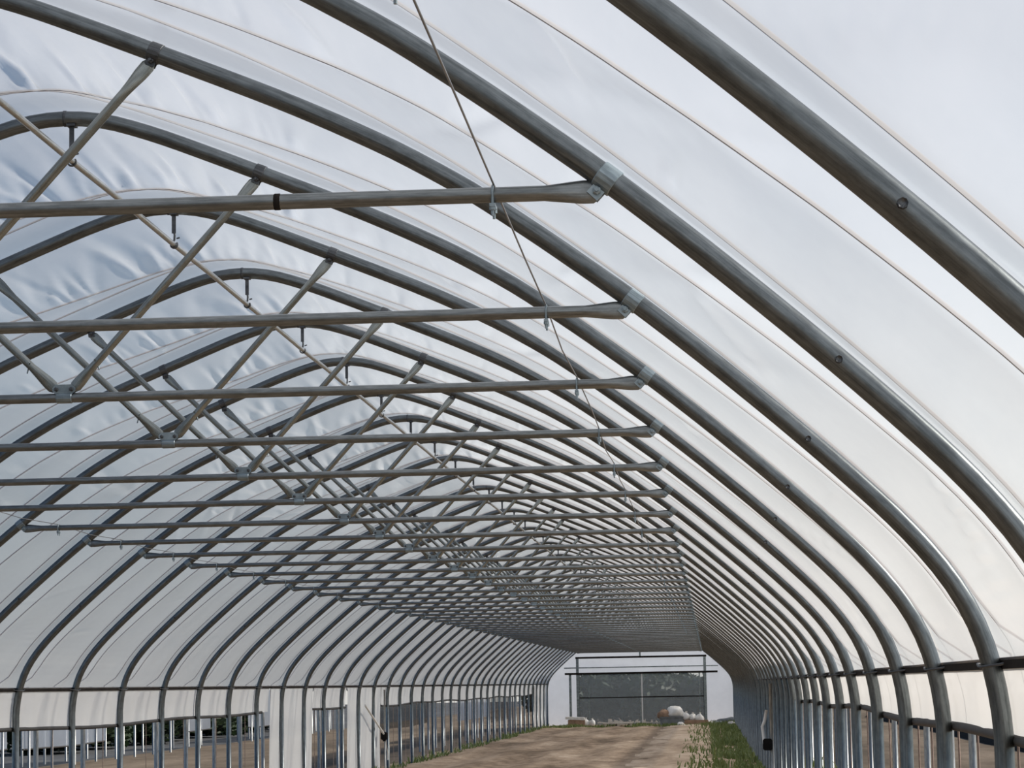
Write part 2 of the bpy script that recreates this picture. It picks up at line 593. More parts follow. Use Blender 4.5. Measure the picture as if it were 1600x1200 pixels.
def press(x, T):
    """inward push of the film by the two cords; T: array of t for every x -> (nt, nx)"""
    ta, tb = rope_t('a', x), rope_t('b', x)
    lo, hi = np.minimum(ta, tb), np.maximum(ta, tb)
    lo = np.maximum(lo, 0.02)
    hi = np.maximum(hi, lo + 0.01)
    dl = PRESS * 4 * lo * (1 - lo)
    dh = PRESS * 4 * hi * (1 - hi)
    T = T[:, None] if T.ndim == 1 else T
    out = np.where(T < lo, dl * T / lo, np.where(T < hi, dl + (dh - dl) * (T - lo) / (hi - lo), dh * (1 - T) / (1 - hi)))
    # soft billow between the lines
    bil = np.where(T < lo, 0, np.where(T < hi, (hi - lo) * np.sin(math.pi * (T - lo) / (hi - lo)), (1 - hi) * np.sin(math.pi * (T - hi) / (1 - hi))))
    return -out + 0.022 * bil


def bay_disp(x, s, T, k, wr):
    r = np.random.default_rng(1000 + k)
    d = press(x, T)
    S = s[None]
    TT = T[:, None] if T.ndim == 1 else T
    s_ap = F_LEN / 2
    # gathers: creases that run along the tunnel from the cord towards the near side
    nc = int(70 * wr)
    base = d
    d = np.zeros_like(base)
    for i in range(nc):
        u = r.normal(-0.25, 1.15)
        s0 = s_ap + u
        x0 = float(np.interp(s0, s, x))
        t0 = float(max(rope_t('a', x0), rope_t('b', x0)))
        Lc = r.uniform(0.35, 1.0) * (1.0 - t0)
        sig = r.uniform(0.011, 0.026)
        amp = r.uniform(0.007, 0.026) * r.choice([-1, 1], p=[0.65, 0.35]) * math.exp(-(u / 1.7) ** 2)
        slant = r.normal(0.05, 0.10)
        w_ = np.clip((TT - t0) / Lc, 0, 1)
        e = np.clip((TT - t0) / 0.05, 0, 1) * (1 - w_) ** 1.2
        d = d + amp * e * np.exp(-((S - s0 - slant * (TT - t0) * D) / (sig * (1 + 1.6 * w_))) ** 2)
    # short slack folds lower down on both sides
    for i in range(int(9 * wr)):
        side = r.choice([-1, 1])
        s0 = s_ap + side * r.uniform(1.6, F_LEN / 2 - 0.3)
        tc, wt = r.uniform(0.25, 0.85), r.uniform(0.12, 0.3)
        sig = r.uniform(0.02, 0.06)
        amp = r.uniform(0.005, 0.016) * r.choice([-1, 1])
        slant = r.normal(0, 0.35)
        d = d + amp * np.exp(-((TT - tc) / wt) ** 2) * np.exp(-((S - s0 - slant * (TT - tc) * D) / sig) ** 2) * np.clip(TT * 8, 0, 1) * np.clip((1 - TT) * 8, 0, 1)
    # low waves
    for i in range(6):
        ks, kt = r.uniform(1.0, 6.0), r.uniform(1.0, 4.0)
        d = d + 0.0016 * np.sin(ks * S + kt * TT * 2 + r.uniform(0, 6.3)) * np.sin(math.pi * TT)
    # the cords themselves stay taut, and the film is flat where it is fixed at the eaves
    ta, tb = rope_t('a', x), rope_t('b', x)
    hold = (1 - np.exp(-((TT - ta) / 0.035) ** 2)) * (1 - np.exp(-((TT - tb) / 0.035) ** 2))
    eave = np.clip(np.minimum(s, F_LEN - s) / 0.25, 0, 1)
    eave = eave * eave * (3 - 2 * eave)
    d = 0.023 * np.tanh(d / 0.023)
    return (base + d * hold) * eave[None]


def roof_film(name, k0, k1, ns, nt, wr, label):
    s, x, z, nx, nz = film_line(ns)
    rows = []
    for k in range(k0, k1 + 1):                      # bay in front of arch k
        ta, tb = rope_t('a', x), rope_t('b', x)
        lo = np.maximum(np.minimum(ta, tb), 0.02)
        hi = np.maximum(np.maximum(ta, tb), lo + 0.01)
        na, nb_ = max(2, nt // 6), max(3, nt // 2 - nt // 6)
        seg = [1 + (hi - 1) * q for q in np.linspace(0, 1, nt - na - nb_ + 1)]
        seg += [hi + (lo - hi) * q for q in np.linspace(0, 1, nb_ + 1)[1:]]
        seg += [lo * (1 - q) for q in np.linspace(0, 1, na + 1)[1:]]
        T = np.array(seg)                            # rows follow the cords
        if k > k0:
            T = T[1:]
        d = bay_disp(x, s, T, k, wr) + R_ARCH + 0.002
        Y = yk(k) - T * D
        rows.append(np.stack([x[None] + nx[None] * d, Y, z[None] + nz[None] * d], -1))
    return grid_mesh(name, np.concatenate(rows), 'film')


struct('ceiling', roof_film('roof_film', -1, 10, 1000, 26, 1.0, ''), 'milky plastic film stretched over the nearer steel arches')
struct('ceiling_far', roof_film('roof_film_far', 11, 45, 240, 8, 0.8, ''), 'milky plastic film stretched over the distant steel arches')
struct('ceiling_back', roof_film('roof_film_back', -16, -2, 160, 6, 0.0, ''), 'milky plastic film overhead behind the nearest arch')

# ------------------------------------------------------------------ arch trusses
CH_X, CH_Z = 1.167 * D, EYE + 0.596 * D
BR = {1: (0.397 * D, EYE + 1.033 * D), -1: (-0.433 * D, EYE + 1.012 * D)}
R_CH = 0.0195

me_arch = MB().sweep(np.stack([PX, 0 * PX, PZ], 1), R_ARCH, R_ARCH, n=16).mesh('arch_tube', 'arch')


def flat_tube(p0, p1, r, flare, thick, tap=0.14, n=12):
    """round tube whose two ends are pressed flat and flare"""
    p0, p1 = np.array(p0, float), np.array(p1, float)
    L = np.linalg.norm(p1 - p0)
    u = np.array([0, 0.004, 0.02, 0.045, 0.06, 0.10, tap, tap + 0.03])
    A = np.array([0.012, 0.017, flare, flare, flare * 0.97, r * 1.22, r, r])
    B = np.array([thick, thick, thick, thick, thick * 1.3, r * 0.8, r, r])
    pos = np.concatenate([u, L - u[::-1]]) / L
    AA = np.concatenate([A, A[::-1]])
    BB = np.concatenate([B, B[::-1]])
    pts = p0[None] + (p1 - p0)[None] * pos[:, None]
    return pts, AA, BB, n


def ft_mesh(name, p0, p1, r, flare, thick, mat):
    pts, A, B, n = flat_tube(p0, p1, r, flare, thick)
    return MB().sweep(pts, A, B, n=n).mesh(name, mat)


me_chord = ft_mesh('chord', (-CH_X - 0.012, 0, CH_Z), (CH_X + 0.012, 0, CH_Z), R_CH, 0.029, 0.007, 'chord')
NODE_Z = EYE + 0.606 * D
me_brace = {s: ft_mesh('brace', (0.033 * s, 0, NODE_Z + 0.012), (BR[s][0], 0, BR[s][1]), 0.0165, 0.025, 0.006, 'brace') for s in (1, -1)}


def collar_mesh(name, xc, tip, mat, r=R_ARCH + 0.0035, w=0.05):
    """band round the arch with a pair of ears reaching to the bolt"""
    zc = hoop_z(xc)
    n = hoop_n(xc)
    t = np.array([n[1], -n[0]])
    mb = MB()
    path = [(xc + t[0] * q, 0, zc + t[1] * q) for q in (-w / 2, -w / 2 + 0.002, w / 2 - 0.002, w / 2)]
    mb.sweep(path, [r - 0.002, r, r, r - 0.002], [r - 0.002, r, r, r - 0.002], n=16)
    foot = np.array([xc, zc]) - n * R_ARCH * 0.7
    dv = np.array(tip) - foot
    L = np.linalg.norm(dv) + 0.018
    dvn = dv / np.linalg.norm(dv)
    c = foot + dvn * L / 2
    ang = math.atan2(dvn[0], dvn[1])
    for yy in (-0.0115, 0.0115):
        mb.box((c[0], yy, c[1]), (0.034, 0.004, L), ang, 'Y')
    return mb.mesh(name, mat, smooth=False)


def bolt_mesh(name, x, z, mat='bright', r=0.011, half=0.024):
    mb = MB()
    for sgn in (-1, 1):
        mb.sweep([(x, sgn * (half - 0.012), z), (x, sgn * (half - 0.002), z), (x, sgn * half, z)], [r, r, r * 0.7], [r, r, r * 0.7], n=6)
    mb.sweep([(x, -half - 0.008, z), (x, half + 0.002, z)], 0.005, 0.005, n=6)
    return mb.mesh(name, mat, smooth=False)


COL_X = 1.180 * D
me_col = {s: collar_mesh('end_collar', s * COL_X, (s * CH_X, CH_Z), 'bright', w=0.05) for s in (1, -1)}
me_bcol = {s: collar_mesh('brace_collar', BR[s][0] + 0.012 * s, BR[s], 'bracket', w=0.042) for s in (1, -1)}
me_cbolt = {s: bolt_mesh('bolt', s * CH_X, CH_Z) for s in (1, -1)}
me_bbolt = {s: bolt_mesh('bolt', BR[s][0], BR[s][1], 'bracket') for s in (1, -1)}
# joint bolt that fixes the arch sections together
JX = 1.452 * D
me_joint = {}
for s in (1, -1):
    jn = hoop_n(s * JX)
    jz = hoop_z(JX)
    mb = MB()
    mb.sweep([(s * JX, -R_ARCH - 0.010, jz), (s * JX, -R_ARCH + 0.004, jz)], [0.009, 0.010], [0.009, 0.010], n=8)
    me_joint[s] = mb.mesh('joint_bolt', 'bracket')
# node bracket where the braces meet the chord
mb = MB()
mb.sweep([(-0.032, 0, CH_Z), (-0.030, 0, CH_Z), (0.030, 0, CH_Z), (0.032, 0, CH_Z)], [0.02, 0.0225, 0.0225, 0.02], [0.02, 0.0225, 0.0225, 0.02], n=14)
mb.box((0, -0.0105, CH_Z + 0.034), (0.095, 0.004, 0.040), bev=0.014)
mb.box((0, 0.0105, CH_Z + 0.034), (0.095, 0.004, 0.040), bev=0.014)
me_node = mb.mesh('node_bracket', 'bright', smooth=False)
me_nbolt = {s: bolt_mesh('bolt', 0.031 * s, NODE_Z + 0.014, 'bracket', 0.009, 0.022) for s in (1, -1)}
# u-bolt that carries the cable
CAB_X = 1.04 * D


def ubolt(x, z, r):
    mb = MB()
    a = np.linspace(-0.15 * math.pi, 1.15 * math.pi, 14)
    mb.sweep(np.stack([0 * a + x, (r + 0.004) * np.cos(a), z + (r + 0.004) * np.sin(a)], 1), 0.0035, 0.0035, n=6)
    mb.box((x, 0, z - r - 0.010), (0.014, 0.062, 0.008))
    for yy in (-r - 0.003, r + 0.003):
        mb.sweep([(x, yy, z - 0.004), (x, yy, z - r - 0.036)], 0.0035, 0.0035, n=6)
        mb.sweep([(x, yy, z - r - 0.014), (x, yy, z - r - 0.022)], 0.008, 0.008, n=6)
    return mb.mesh('u_bolt', 'bright', smooth=False)


me_ub = {s: ubolt(s * CAB_X, CH_Z, R_CH) for s in (1, -1)}
# strap that hangs the ridge purlin
HGX = 0.014 * D
PUR_Z = EYE + 1.083 * D
mb = MB()
ztop = hoop_z(HGX) - R_ARCH + 0.006
mb.box((HGX, 0, ztop - 0.004), (0.036, 0.05, 0.010))
mb.box((HGX, -0.004, (ztop + PUR_Z + 0.055) / 2), (0.020, 0.005, ztop - PUR_Z - 0.055))
mb.sweep([(HGX, -0.004, PUR_Z + 0.075), (HGX + 0.004, -0.004, PUR_Z + 0.045), (HGX + 0.002, -0.004, PUR_Z + 0.02)], 0.0055, 0.0055, n=6)
a = np.linspace(0.45 * math.pi, 2.2 * math.pi, 14)
mb.sweep(np.stack([HGX + 0.0175 * np.cos(a), 0 * a, PUR_Z + 0.0175 * np.sin(a)], 1), 0.004, 0.009, n=6)
mb.sweep([(HGX + 0.012, 0, PUR_Z + 0.03), (HGX + 0.028, 0, PUR_Z + 0.034)], 0.004, 0.004, n=6)
me_hang = mb.mesh('ridge_hanger', 'bracket', smooth=False)
# sleeve joint at the crown
mb = MB()
mb.sweep([(0.0 + q, 0, hoop_z(abs(q))) for q in (-0.006, -0.005, 0.005, 0.006)], [R_ARCH, R_ARCH + 0.002, R_ARCH + 0.002, R_ARCH], [R_ARCH, R_ARCH + 0.002, R_ARCH + 0.002, R_ARCH], n=16)
me_crown = mb.mesh('crown_joint', 'bracket')
# short clip half way up each brace
me_clip = {}
for s in (1, -1):
    q = 0.16
    cx_, cz_ = BR[s][0] * q, NODE_Z + (BR[s][1] - NODE_Z) * q
    mb = MB()
    mb.sweep([(cx_, -0.02, cz_ - 0.004), (cx_ + 0.012 * s, 0.0, cz_ - 0.03), (cx_ + 0.016 * s, 0.0, cz_ - 0.046)], 0.003, 0.003, n=5)
    me_clip[s] = mb.mesh('wire_clip', 'bright')

for k in range(K_FIRST, K_LAST + 1):
    n = k - K_FIRST + 1
    if n == 1:
        lab = 'nearest galvanised steel arch crossing the upper right corner'
    elif k == K_LAST:
        lab = 'last galvanised steel arch, standing against the end wall'
    else:
        lab = f'galvanised steel arch with truss bar and braces, {ordinal(n)} from the camera'
    t = thing('arch_truss', lab, 'arch', (0, yk(k), 0), 'steel arches of the tunnel')
    t.location.x = random.uniform(-0.004, 0.004)
    ob('arch_tube', me_arch, t)
    ob('chord', me_chord, t)
    for s in (1, -1):
        ob('brace', me_brace[s], t)
        c = ob('end_collar', me_col[s], t)
        b = ob('brace_collar', me_bcol[s], t)
        if k < 20:
            ob('bolt', me_cbolt[s], c)
            ob('bolt', me_bbolt[s], b)
            ob('joint_bolt', me_joint[s], t)
        if k < 28:
            ob('u_bolt', me_ub[s], t)
        if k in (2, 3, 4, 6):
            ob('wire_clip', me_clip[s], t)
    nb = ob('node_bracket', me_node, t)
    if k < 14:
        ob('bolt', me_nbolt[1], nb)
        ob('bolt', me_nbolt[-1], nb)
    ob('ridge_hanger', me_hang, t)
    if k < 14:
        ob('crown_joint', me_crown, t)
    if k == 0:
        sx = 0.774 * D
        ob('splice_band', MB().sweep([(sx - 0.008, 0, CH_Z), (sx - 0.006, 0, CH_Z), (sx + 0.006, 0, CH_Z), (sx + 0.008, 0, CH_Z)],
                                     [0.0195, 0.021, 0.021, 0.0195], [0.0195, 0.021, 0.021, 0.0195], n=14).mesh('splice_band', 'rail'), t)

# ------------------------------------------------------------------ ridge purlin, cables
py = np.linspace(yk(-1) - 0.3, Y_END, 190)
thing('ridge_purlin', 'slender bright steel tube hung under the crowns of the arches', 'purlin',
      me=MB().sweep(np.stack([0 * py + HGX, py, PUR_Z + 0.004 * np.sin((py - Y0) * math.pi / D) ** 2], 1), 0.0132, 0.0132, n=10).mesh('ridge_purlin', 'purlin'))
for s, w in ((1, 'right'), (-1, 'left')):
    pts = [(s * CAB_X, yk(-1) - 1.0, CH_Z + R_CH)]
    for k in range(-1, K_LAST + 1):
        pts.append((s * CAB_X, yk(k), CH_Z + (R_CH + 0.004)))
        if k < K_LAST:
            pts.append((s * CAB_X + random.uniform(-.01, .01), yk(k) + D / 2, CH_Z + R_CH - 0.012))
    thing('steel_cable', f'thin steel cable clamped along the {w} ends of the truss bars', 'cable',
          me=MB().sweep(pts, 0.0026, 0.0026, n=6).mesh('steel_cable', 'cable'))

# ------------------------------------------------------------------ eave rails
me_hook = {}
for s, tn, sd in ((-1, 'trim_1', 'left'), (1, 'trim_2', 'right')):
    y0, y1 = yk(-17), Y_END
    rx = s * (RAIL_X + R_ARCH + 0.012)
    mb = MB()
    mb.box((rx, (y0 + y1) / 2, RAIL_Z), (0.022, y1 - y0, 0.036))
    r_ = struct(tn, mb.mesh(tn, 'rail', smooth=False), f'dark rail along the {sd} eave behind the arches')
    mb = MB()
    xi = s * (RAIL_X - R_ARCH - 0.006)
    mb.sweep([(rx, -0.075, 0.004), (rx - s * 0.02, -0.06, 0.0), (xi, -0.036, -0.008), (xi, 0.0, -0.004), (xi, 0.036, 0.002), (rx - s * 0.02, 0.06, 0.006), (rx, 0.07, 0.008)], 0.0045, 0.0045, n=6)
    hk = mb.mesh('wire_hook', 'bracket')
    for k in range(K_FIRST, 22):
        ob('wire_hook', hk, r_, (0, yk(k), RAIL_Z - 0.004))

# ------------------------------------------------------------------ cords over the film
s_, x_, z_, nx_, nz_ = film_line(160)
for k in range(-1, K_LAST + 1):
    n = k - K_FIRST + 1
    wr = 1.0 if k <= 10 else 0.8
    for wh in ('a', 'b'):
        tt = np.maximum(rope_t(wh, x_), 0.02)
        dd = bay_disp(x_, s_, tt[None], k, wr)[0]
        off = dd + R_ARCH + 0.002 + 0.0042
        yy = yk(k) - tt * D
        pts = np.stack([x_ + nx_ * off, yy, z_ + nz_ * off], 1)
        xo = LEG_X + R_ARCH + 0.055
        head = [(-xo, yy[0], 0.0), (-xo, yy[0], 0.5), (-xo, yy[0], RAIL_Z - 0.05), (-xo + 0.012, yy[0], RAIL_Z + 0.03)]
        tail_ = [(xo - 0.012, yy[-1], RAIL_Z + 0.03), (xo, yy[-1], RAIL_Z - 0.05), (xo, yy[-1], 0.5), (xo, yy[-1], 0.0)]
        pts = np.concatenate([head, pts[2:-2], tail_])
        me = MB().sweep(pts, 0.0042, 0.0042, n=6).mesh('tie_cord', 'rope')
        if n == 1:
            between = 'before the nearest arch'
        else:
            between = f'just before the {ordinal(n)} arch'
        tail = 'mid-bay at right' if wh == 'a' else 'hugging it at right'
        thing('tie_cord', f'brown cord over film {between}, {tail}', 'cord', (0, 0, 0), 'cords over the roof film', me)


# ------------------------------------------------------------------ side curtains
def curtain(name, label, side, y0, y1, zt, zb, mat='curtain', bar=True, x=None, seed=1, xtop=None, bulge=0.012, group=None, barmat='rollbar'):
    x = (LEG_X + R_ARCH + 0.012) if x is None else x
    xt = x if xtop is None else xtop
    ny = max(6, int((y1 - y0) / 0.16))
    nz = 9
    ys = np.linspace(y0, y1, ny)
    v = np.linspace(0, 1, nz)
    r = np.random.default_rng(seed)
    Y, V = np.meshgrid(ys, v)
    ph = r.uniform(0, 6.3, 5)
    W = sum(np.sin(Y * q + p) for q, p in zip((2.1, 3.7, 6.3, 9.7, 14.0), ph)) / 5
    X = xt + (x - xt) * V + bulge * np.sin(math.pi * V) * (0.6 + W) + 0.008 * W * V
    bot = zb + 0.012 * np.sin(ys * 0.9 + ph[0]) + 0.01 * np.sin(ys * 0.37 + ph[1])
    Z = zt + (bot[None] - zt) * V
    t = thing(name, label, 'curtain', (0, 0, 0), group)
    ob('film_sheet', grid_mesh('film_sheet', np.stack([side * X, Y, Z], -1), mat), t)
    if bar:
        st = max(1, ny // 60)
        ob('roll_bar', MB().sweep(np.stack([np.full(len(ys[::st]), side * x), ys[::st], bot[::st]], 1), 0.018, 0.018, n=8).mesh('roll_bar', barmat), t)
    return t


ZT = RAIL_Z - 0.012
XT = RAIL_X + R_ARCH + 0.012
curtain('side_curtain', 'rolled-up white film curtain under the left eave, nearest stretch', -1, yk(-17), yk(14.55), ZT, 1.215, seed=3, xtop=XT)
curtain('side_curtain', 'full-height white film curtain hanging at left, nearer of two', -1, yk(14.6), yk(16.5), ZT, 0.03, seed=4, xtop=XT, bar=False)
curtain('side_curtain', 'short rolled-up white curtain between the two full-height left curtains', -1, yk(16.55), yk(18.35), ZT, 1.215, seed=5, xtop=XT)
curtain('side_curtain', 'full-height white film curtain at left beside the crank', -1, yk(18.4), yk(20.6), ZT, 0.03, seed=6, xtop=XT, bar=False)
curtain('side_curtain', 'long rolled-up white curtain under the far part of the left eave', -1, yk(20.7), yk(41.5), ZT, 1.21, seed=7, xtop=XT)
curtain('side_curtain', 'full-height white film curtain at left against the end wall', -1, yk(41.6), yk(44.95), ZT, 0.03, seed=8, xtop=XT, bar=False)
curtain('side_curtain', 'rolled-up white film curtain under the right eave', 1, yk(-17), yk(11.0), ZT, 1.335, seed=9, xtop=XT)
curtain('dark_sheet', 'dark grey sheet standing in for shade along the far right side', 1, yk(11.05), yk(44.95), ZT, 0.03, 'shade', seed=10, xtop=XT, bar=False)  # dark sheet put where the far right side lies in shade

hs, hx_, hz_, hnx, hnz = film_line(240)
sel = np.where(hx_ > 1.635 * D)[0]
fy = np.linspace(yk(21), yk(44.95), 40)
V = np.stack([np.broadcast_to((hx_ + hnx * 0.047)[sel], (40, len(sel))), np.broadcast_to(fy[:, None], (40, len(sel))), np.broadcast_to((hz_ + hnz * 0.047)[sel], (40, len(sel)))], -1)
t = thing('painted_shade_flap', 'dark flap standing in for shade over the roof knee at far right', 'flap')  # shade around the roof knee, painted as a second dark sheet
ob('shade_sheet', grid_mesh('shade_sheet', V, 'shade'), t)

# crank that rolls the curtain, at left
ck = yk(20.35)
t = thing('roll_up_crank', 'white crank arm with black gearbox on a pole at left', 'crank', (-LEG_X + 0.10, ck, 0))
ob('guide_pole', MB().sweep([(0, 0.12, 0), (0, 0.12, 1.5)], 0.016, 0.016, n=10).mesh('guide_pole', 'palepost'), t)
ob('crank_arm', MB().sweep([(-0.02, -2.4, 1.235), (0, -0.05, 0.70)], 0.018, 0.018, n=8).mesh('crank_arm', 'white_paint'), t)
mb = MB().box((0, 0.02, 0.66), (0.11, 0.16, 0.14), bev=0.02)
mb.sweep([(0, 0.02, 0.60), (0.0, 0.02, 0.56)], 0.03, 0.03, n=10)
ob('gearbox', mb.mesh('gearbox', 'black_plastic', smooth=False), t)
ob('crank_handle', MB().sweep([(0.03, 0.02, 0.58), (0.05, 0.02, 0.40), (0.05, 0.10, 0.36), (0.05, 0.10, 0.22)], 0.010, 0.010, n=8).mesh('crank_handle', 'white_paint'), t)
ck2 = yk(13.6)
t = thing('roll_up_crank', 'pale crank with black gearbox on a pole at right', 'crank', (LEG_X - 0.12, ck2, 0))
ob('guide_pole', MB().sweep([(0, 0, 0), (0, 0, 1.5)], 0.024, 0.024, n=10).mesh('guide_pole', 'palepost'), t)
ob('gearbox', MB().box((-0.06, -0.02, 0.72), (0.12, 0.14, 0.15), bev=0.02).mesh('gearbox', 'black_plastic', smooth=False), t)
ob('crank_handle', MB().sweep([(-0.10, -0.02, 0.72), (-0.12, -0.02, 0.95), (-0.09, -0.02, 1.02), (-0.06, -0.02, 1.16)], 0.02, 0.02, n=8).mesh('crank_handle', 'white_paint'), t)

# ------------------------------------------------------------------ end wall
ye = Y_END + 0.06
PXI = 0.0241                                          # metres per photo pixel at the end wall
dl, dr = -2.33, 2.43                                  # door jambs
dc = (dl + dr) / 2 + 0.0
d_top = EYE + 16 * PXI
hdr = EYE + 41.5 * PXI
mask = PZ > 0.0
poly = [(float(x), float(z)) for x, z in zip(PX, PZ)]


def film_poly(name, pts, y, mat, thick=0.004):
    n = len(pts)
    v = [(x, y, z) for x, z in pts] + [(x, y + thick, z) for x, z in pts]
    f = [list(range(n))[::-1], list(range(n, 2 * n))] + [[i, (i + 1) % n, (i + 1) % n + n, i + n] for i in range(n)]
    return mesh_from(name, v, f, mat, smooth=False)


struct('wall_back_added', film_poly('wall_back_added', [(float(x), float(z)) for x, z in zip(PX, PZ)], yk(-17), 'back_added'), 'added grey end wall behind the camera, there for reflections')  # unseen wall, added so the steel legs reflect something darker
w = struct('wall_end', None, 'film-covered end wall closing the far end of the tunnel')
lft = [(x, z) for x, z in poly if x <= dl]
lft.append((dl, hoop_z(dl)))
lft.append((dl, 0.0))
ob('film_panel', film_poly('film_panel', lft, ye, 'end_film'), w)
rgt = [(dr, 0.0), (dr, hoop_z(dr))] + [(x, z) for x, z in poly if x > dr]
ob('film_panel', film_poly('film_panel', rgt, ye, 'end_film'), w)
top = [(dl, d_top), (dl, hoop_z(dl))] + [(x, z) for x, z in poly if dl < x < dr] + [(dr, hoop_z(dr)), (dr, d_top)]
ob('film_panel', film_poly('film_panel', top, ye, 'end_film'), w)
for x, ztop_, r in ((dl, hdr, 0.05), (dr, hdr, 0.05)):
    ob('door_post', MB().box((x, ye - 0.05, ztop_ / 2), (2 * r, 0.06, ztop_)).mesh('door_post', 'greenpost', smooth=False), w)
ob('header_beam', MB().box(((dl + dr) / 2, ye - 0.06, hdr), (dr - dl + 0.14, 0.06, 0.07)).mesh('header_beam', 'rail', smooth=False), w)
ob('cross_rail', MB().box(((dl + dr) / 2, ye - 0.05, EYE + 26 * PXI), (dr - dl + 1.0, 0.04, 0.04)).mesh('cross_rail', 'greenpost', smooth=False), w)
ob('door_track', MB().box(((dl + dr) / 2, ye - 0.09, d_top + 0.02), (dr - dl + 0.95, 0.05, 0.075)).mesh('door_track', 'rail', smooth=False), w)
ob('upright', MB().box((0.02, ye - 0.05, (hdr + hoop_z(0)) / 2), (0.06, 0.05, hoop_z(0) - hdr)).mesh('upright', 'greenpost', smooth=False), w)
ob('upright', MB().box((dl - 0.28, ye - 0.04, 0.95), (0.09, 0.05, 1.9)).mesh('upright', 'greenpost', smooth=False), w)
for i, (a, b) in enumerate(((dl + 0.06, dc), (dc, dr - 0.06))):
    dn = struct(f'door_{i + 1}', None, ('left' if i == 0 else 'right') + ' half of the sliding door filled with clear film')
    ob('film_panel', film_poly('film_panel', [(a, 0.03), (a, d_top), (b, d_top), (b, 0.03)], ye - 0.02, 'clear_film'), dn)
    ob('mid_rail', MB().box(((a + b) / 2, ye - 0.05, EYE - 20.5 * PXI), (b - a, 0.03, 0.04)).mesh('mid_rail', 'rail', smooth=False), dn)
    ob('stile', MB().box((a + 0.02 if i else a + 0.36, ye - 0.05, d_top / 2), (0.05, 0.03, d_top)).mesh('stile', 'white_paint' if i else 'greenpost', smooth=False), dn)
    ob('stile', MB().box((b - 0.04 if i == 0 else b - 0.15, ye - 0.05, d_top / 2), (0.05, 0.03, d_top)).mesh('stile', 'greenpost', smooth=False), dn)

# ------------------------------------------------------------------ posts of the neighbouring tunnels
mb = MB()
mb.sweep([(0, 0, -0.05), (0, 0, 1.2), (0, 0, 1.50), (0, 0, 1.52)], [0.028, 0.028, 0.028, 0.024], [0.028, 0.028, 0.028, 0.024], n=10)
me_post = mb.mesh('post_tube', 'palepost')
me_fork = MB().sweep([(-0.10, 0, 1.60), (-0.06, 0, 1.50), (0, 0, 1.44), (0.06, 0, 1.50), (0.10, 0, 1.60)], 0.02, 0.02, n=8).mesh('fork', 'palepost')
W2 = 2 * LEG_X
NB1 = -(W2 + 1.05)


def post_row(px_, k0, k1, label, group, shift):
    for k in range(k0, k1):
        t = thing('tunnel_post', label, 'post', (px_ + random.uniform(-.03, .03), yk(k) + shift, 0), group)
        ob('post_tube', me_post, t)
        ob('fork', me_fork, t)


post_row(NB1 + LEG_X, 7, 46, 'steel post in the first row outside the open left side', 'first row of posts outside at left', 0.55)
post_row(NB1 - LEG_X, 13, 48, 'steel post beside the hanging film beyond the brown strip at left', 'second row of posts outside at left', 0.2)
post_row(NB1 - LEG_X - 0.95, 15, 48, 'steel post in the farthest row outside at left, on grey ground', 'third row of posts outside at left', 1.15)
post_row(LEG_X + 1.0, 4, 40, 'steel post in the first row outside the open right side', 'row of posts outside at right', 0.9)
# hanging film on the far wall of the left neighbour
fxw = -(NB1 - LEG_X - 0.05)
for (a, b, zb, lb) in ((17.5, 22.4, 0.42, 'pale film curtain on the next tunnel, behind the nearest left posts'),
                       (23.0, 26.6, 0.40, 'pale film curtain on the next tunnel, second from left'),
                       (31.5, 33.0, 0.45, 'narrow pale film curtain on the next tunnel'),
                       (36.0, 41.0, 0.40, 'pale film curtain on the next tunnel, behind the full-height curtains')):
    curtain('tunnel_curtain', lb, -1, yk(a), yk(b), ZT, zb, 'end_film', seed=int(a), x=fxw, group='curtains of the next tunnel')

nxw = -(NB1 + LEG_X - 0.06)
curtain('dark_sheet', 'dark net curtain hanging outside at left just beyond the crank', -1, yk(24.2), yk(29.6), ZT, 0.62, 'shade', seed=51, x=nxw, bar=False)
curtain('tunnel_curtain', 'grey film curtain outside at left behind the far row of posts', -1, yk(33.4), yk(38.8), ZT, 0.55, 'end_film', seed=52, x=nxw, bar=False, group='curtains of the next tunnel')
curtain('dark_sheet', 'dark net curtain hanging outside at left near the end wall', -1, yk(39.0), yk(43.5), ZT, 0.35, 'shade', seed=53, x=nxw, bar=False)

# ------------------------------------------------------------------ hedge trees and bushes
def foliage(name, rx, ry, rz, n, size, seed):
    r = np.random.default_rng(seed)
    V, F = [], []
    ns, nr = 14, 9                                    # dense heart of the bush
    for i in range(nr + 1):
        for j in range(ns):
            th, a = math.pi * i / nr, 2 * math.pi * j / ns
            q = 0.86 + 0.06 * math.sin(3 * a + seed) * math.sin(2 * th)
            V.append(np.array([rx * q * math.sin(th) * math.cos(a), ry * q * math.sin(th) * math.sin(a), rz * q * math.cos(th)]))
    for i in range(nr):
        for j in range(ns):
            F.append([i * ns + j, (i + 1) * ns + j, (i + 1) * ns + (j + 1) % ns, i * ns + (j + 1) % ns])
    for i in range(n):
        p = r.normal(size=3)
        p /= np.linalg.norm(p)
        q = r.uniform(0.55, 1.0) ** 0.6 * (1 + 0.18 * math.sin(5 * p[0] + seed) * math.cos(4 * p[2]))
        c = np.array([p[0] * rx, p[1] * ry, p[2] * rz]) * q
        a, b = r.normal(size=3), r.normal(size=3)
        a /= np.linalg.norm(a)
        b -= a * a.dot(b)
        b /= np.linalg.norm(b)
        h = size * r.uniform(0.6, 1.3)
        o = len(V)
        V += [c - a * h, c + b * h * 0.5, c + a * h, c - b * h * 0.5]
        F.append([o, o + 1, o + 2, o + 3])
    return mesh_from(name, V, F, 'leaf', smooth=False)


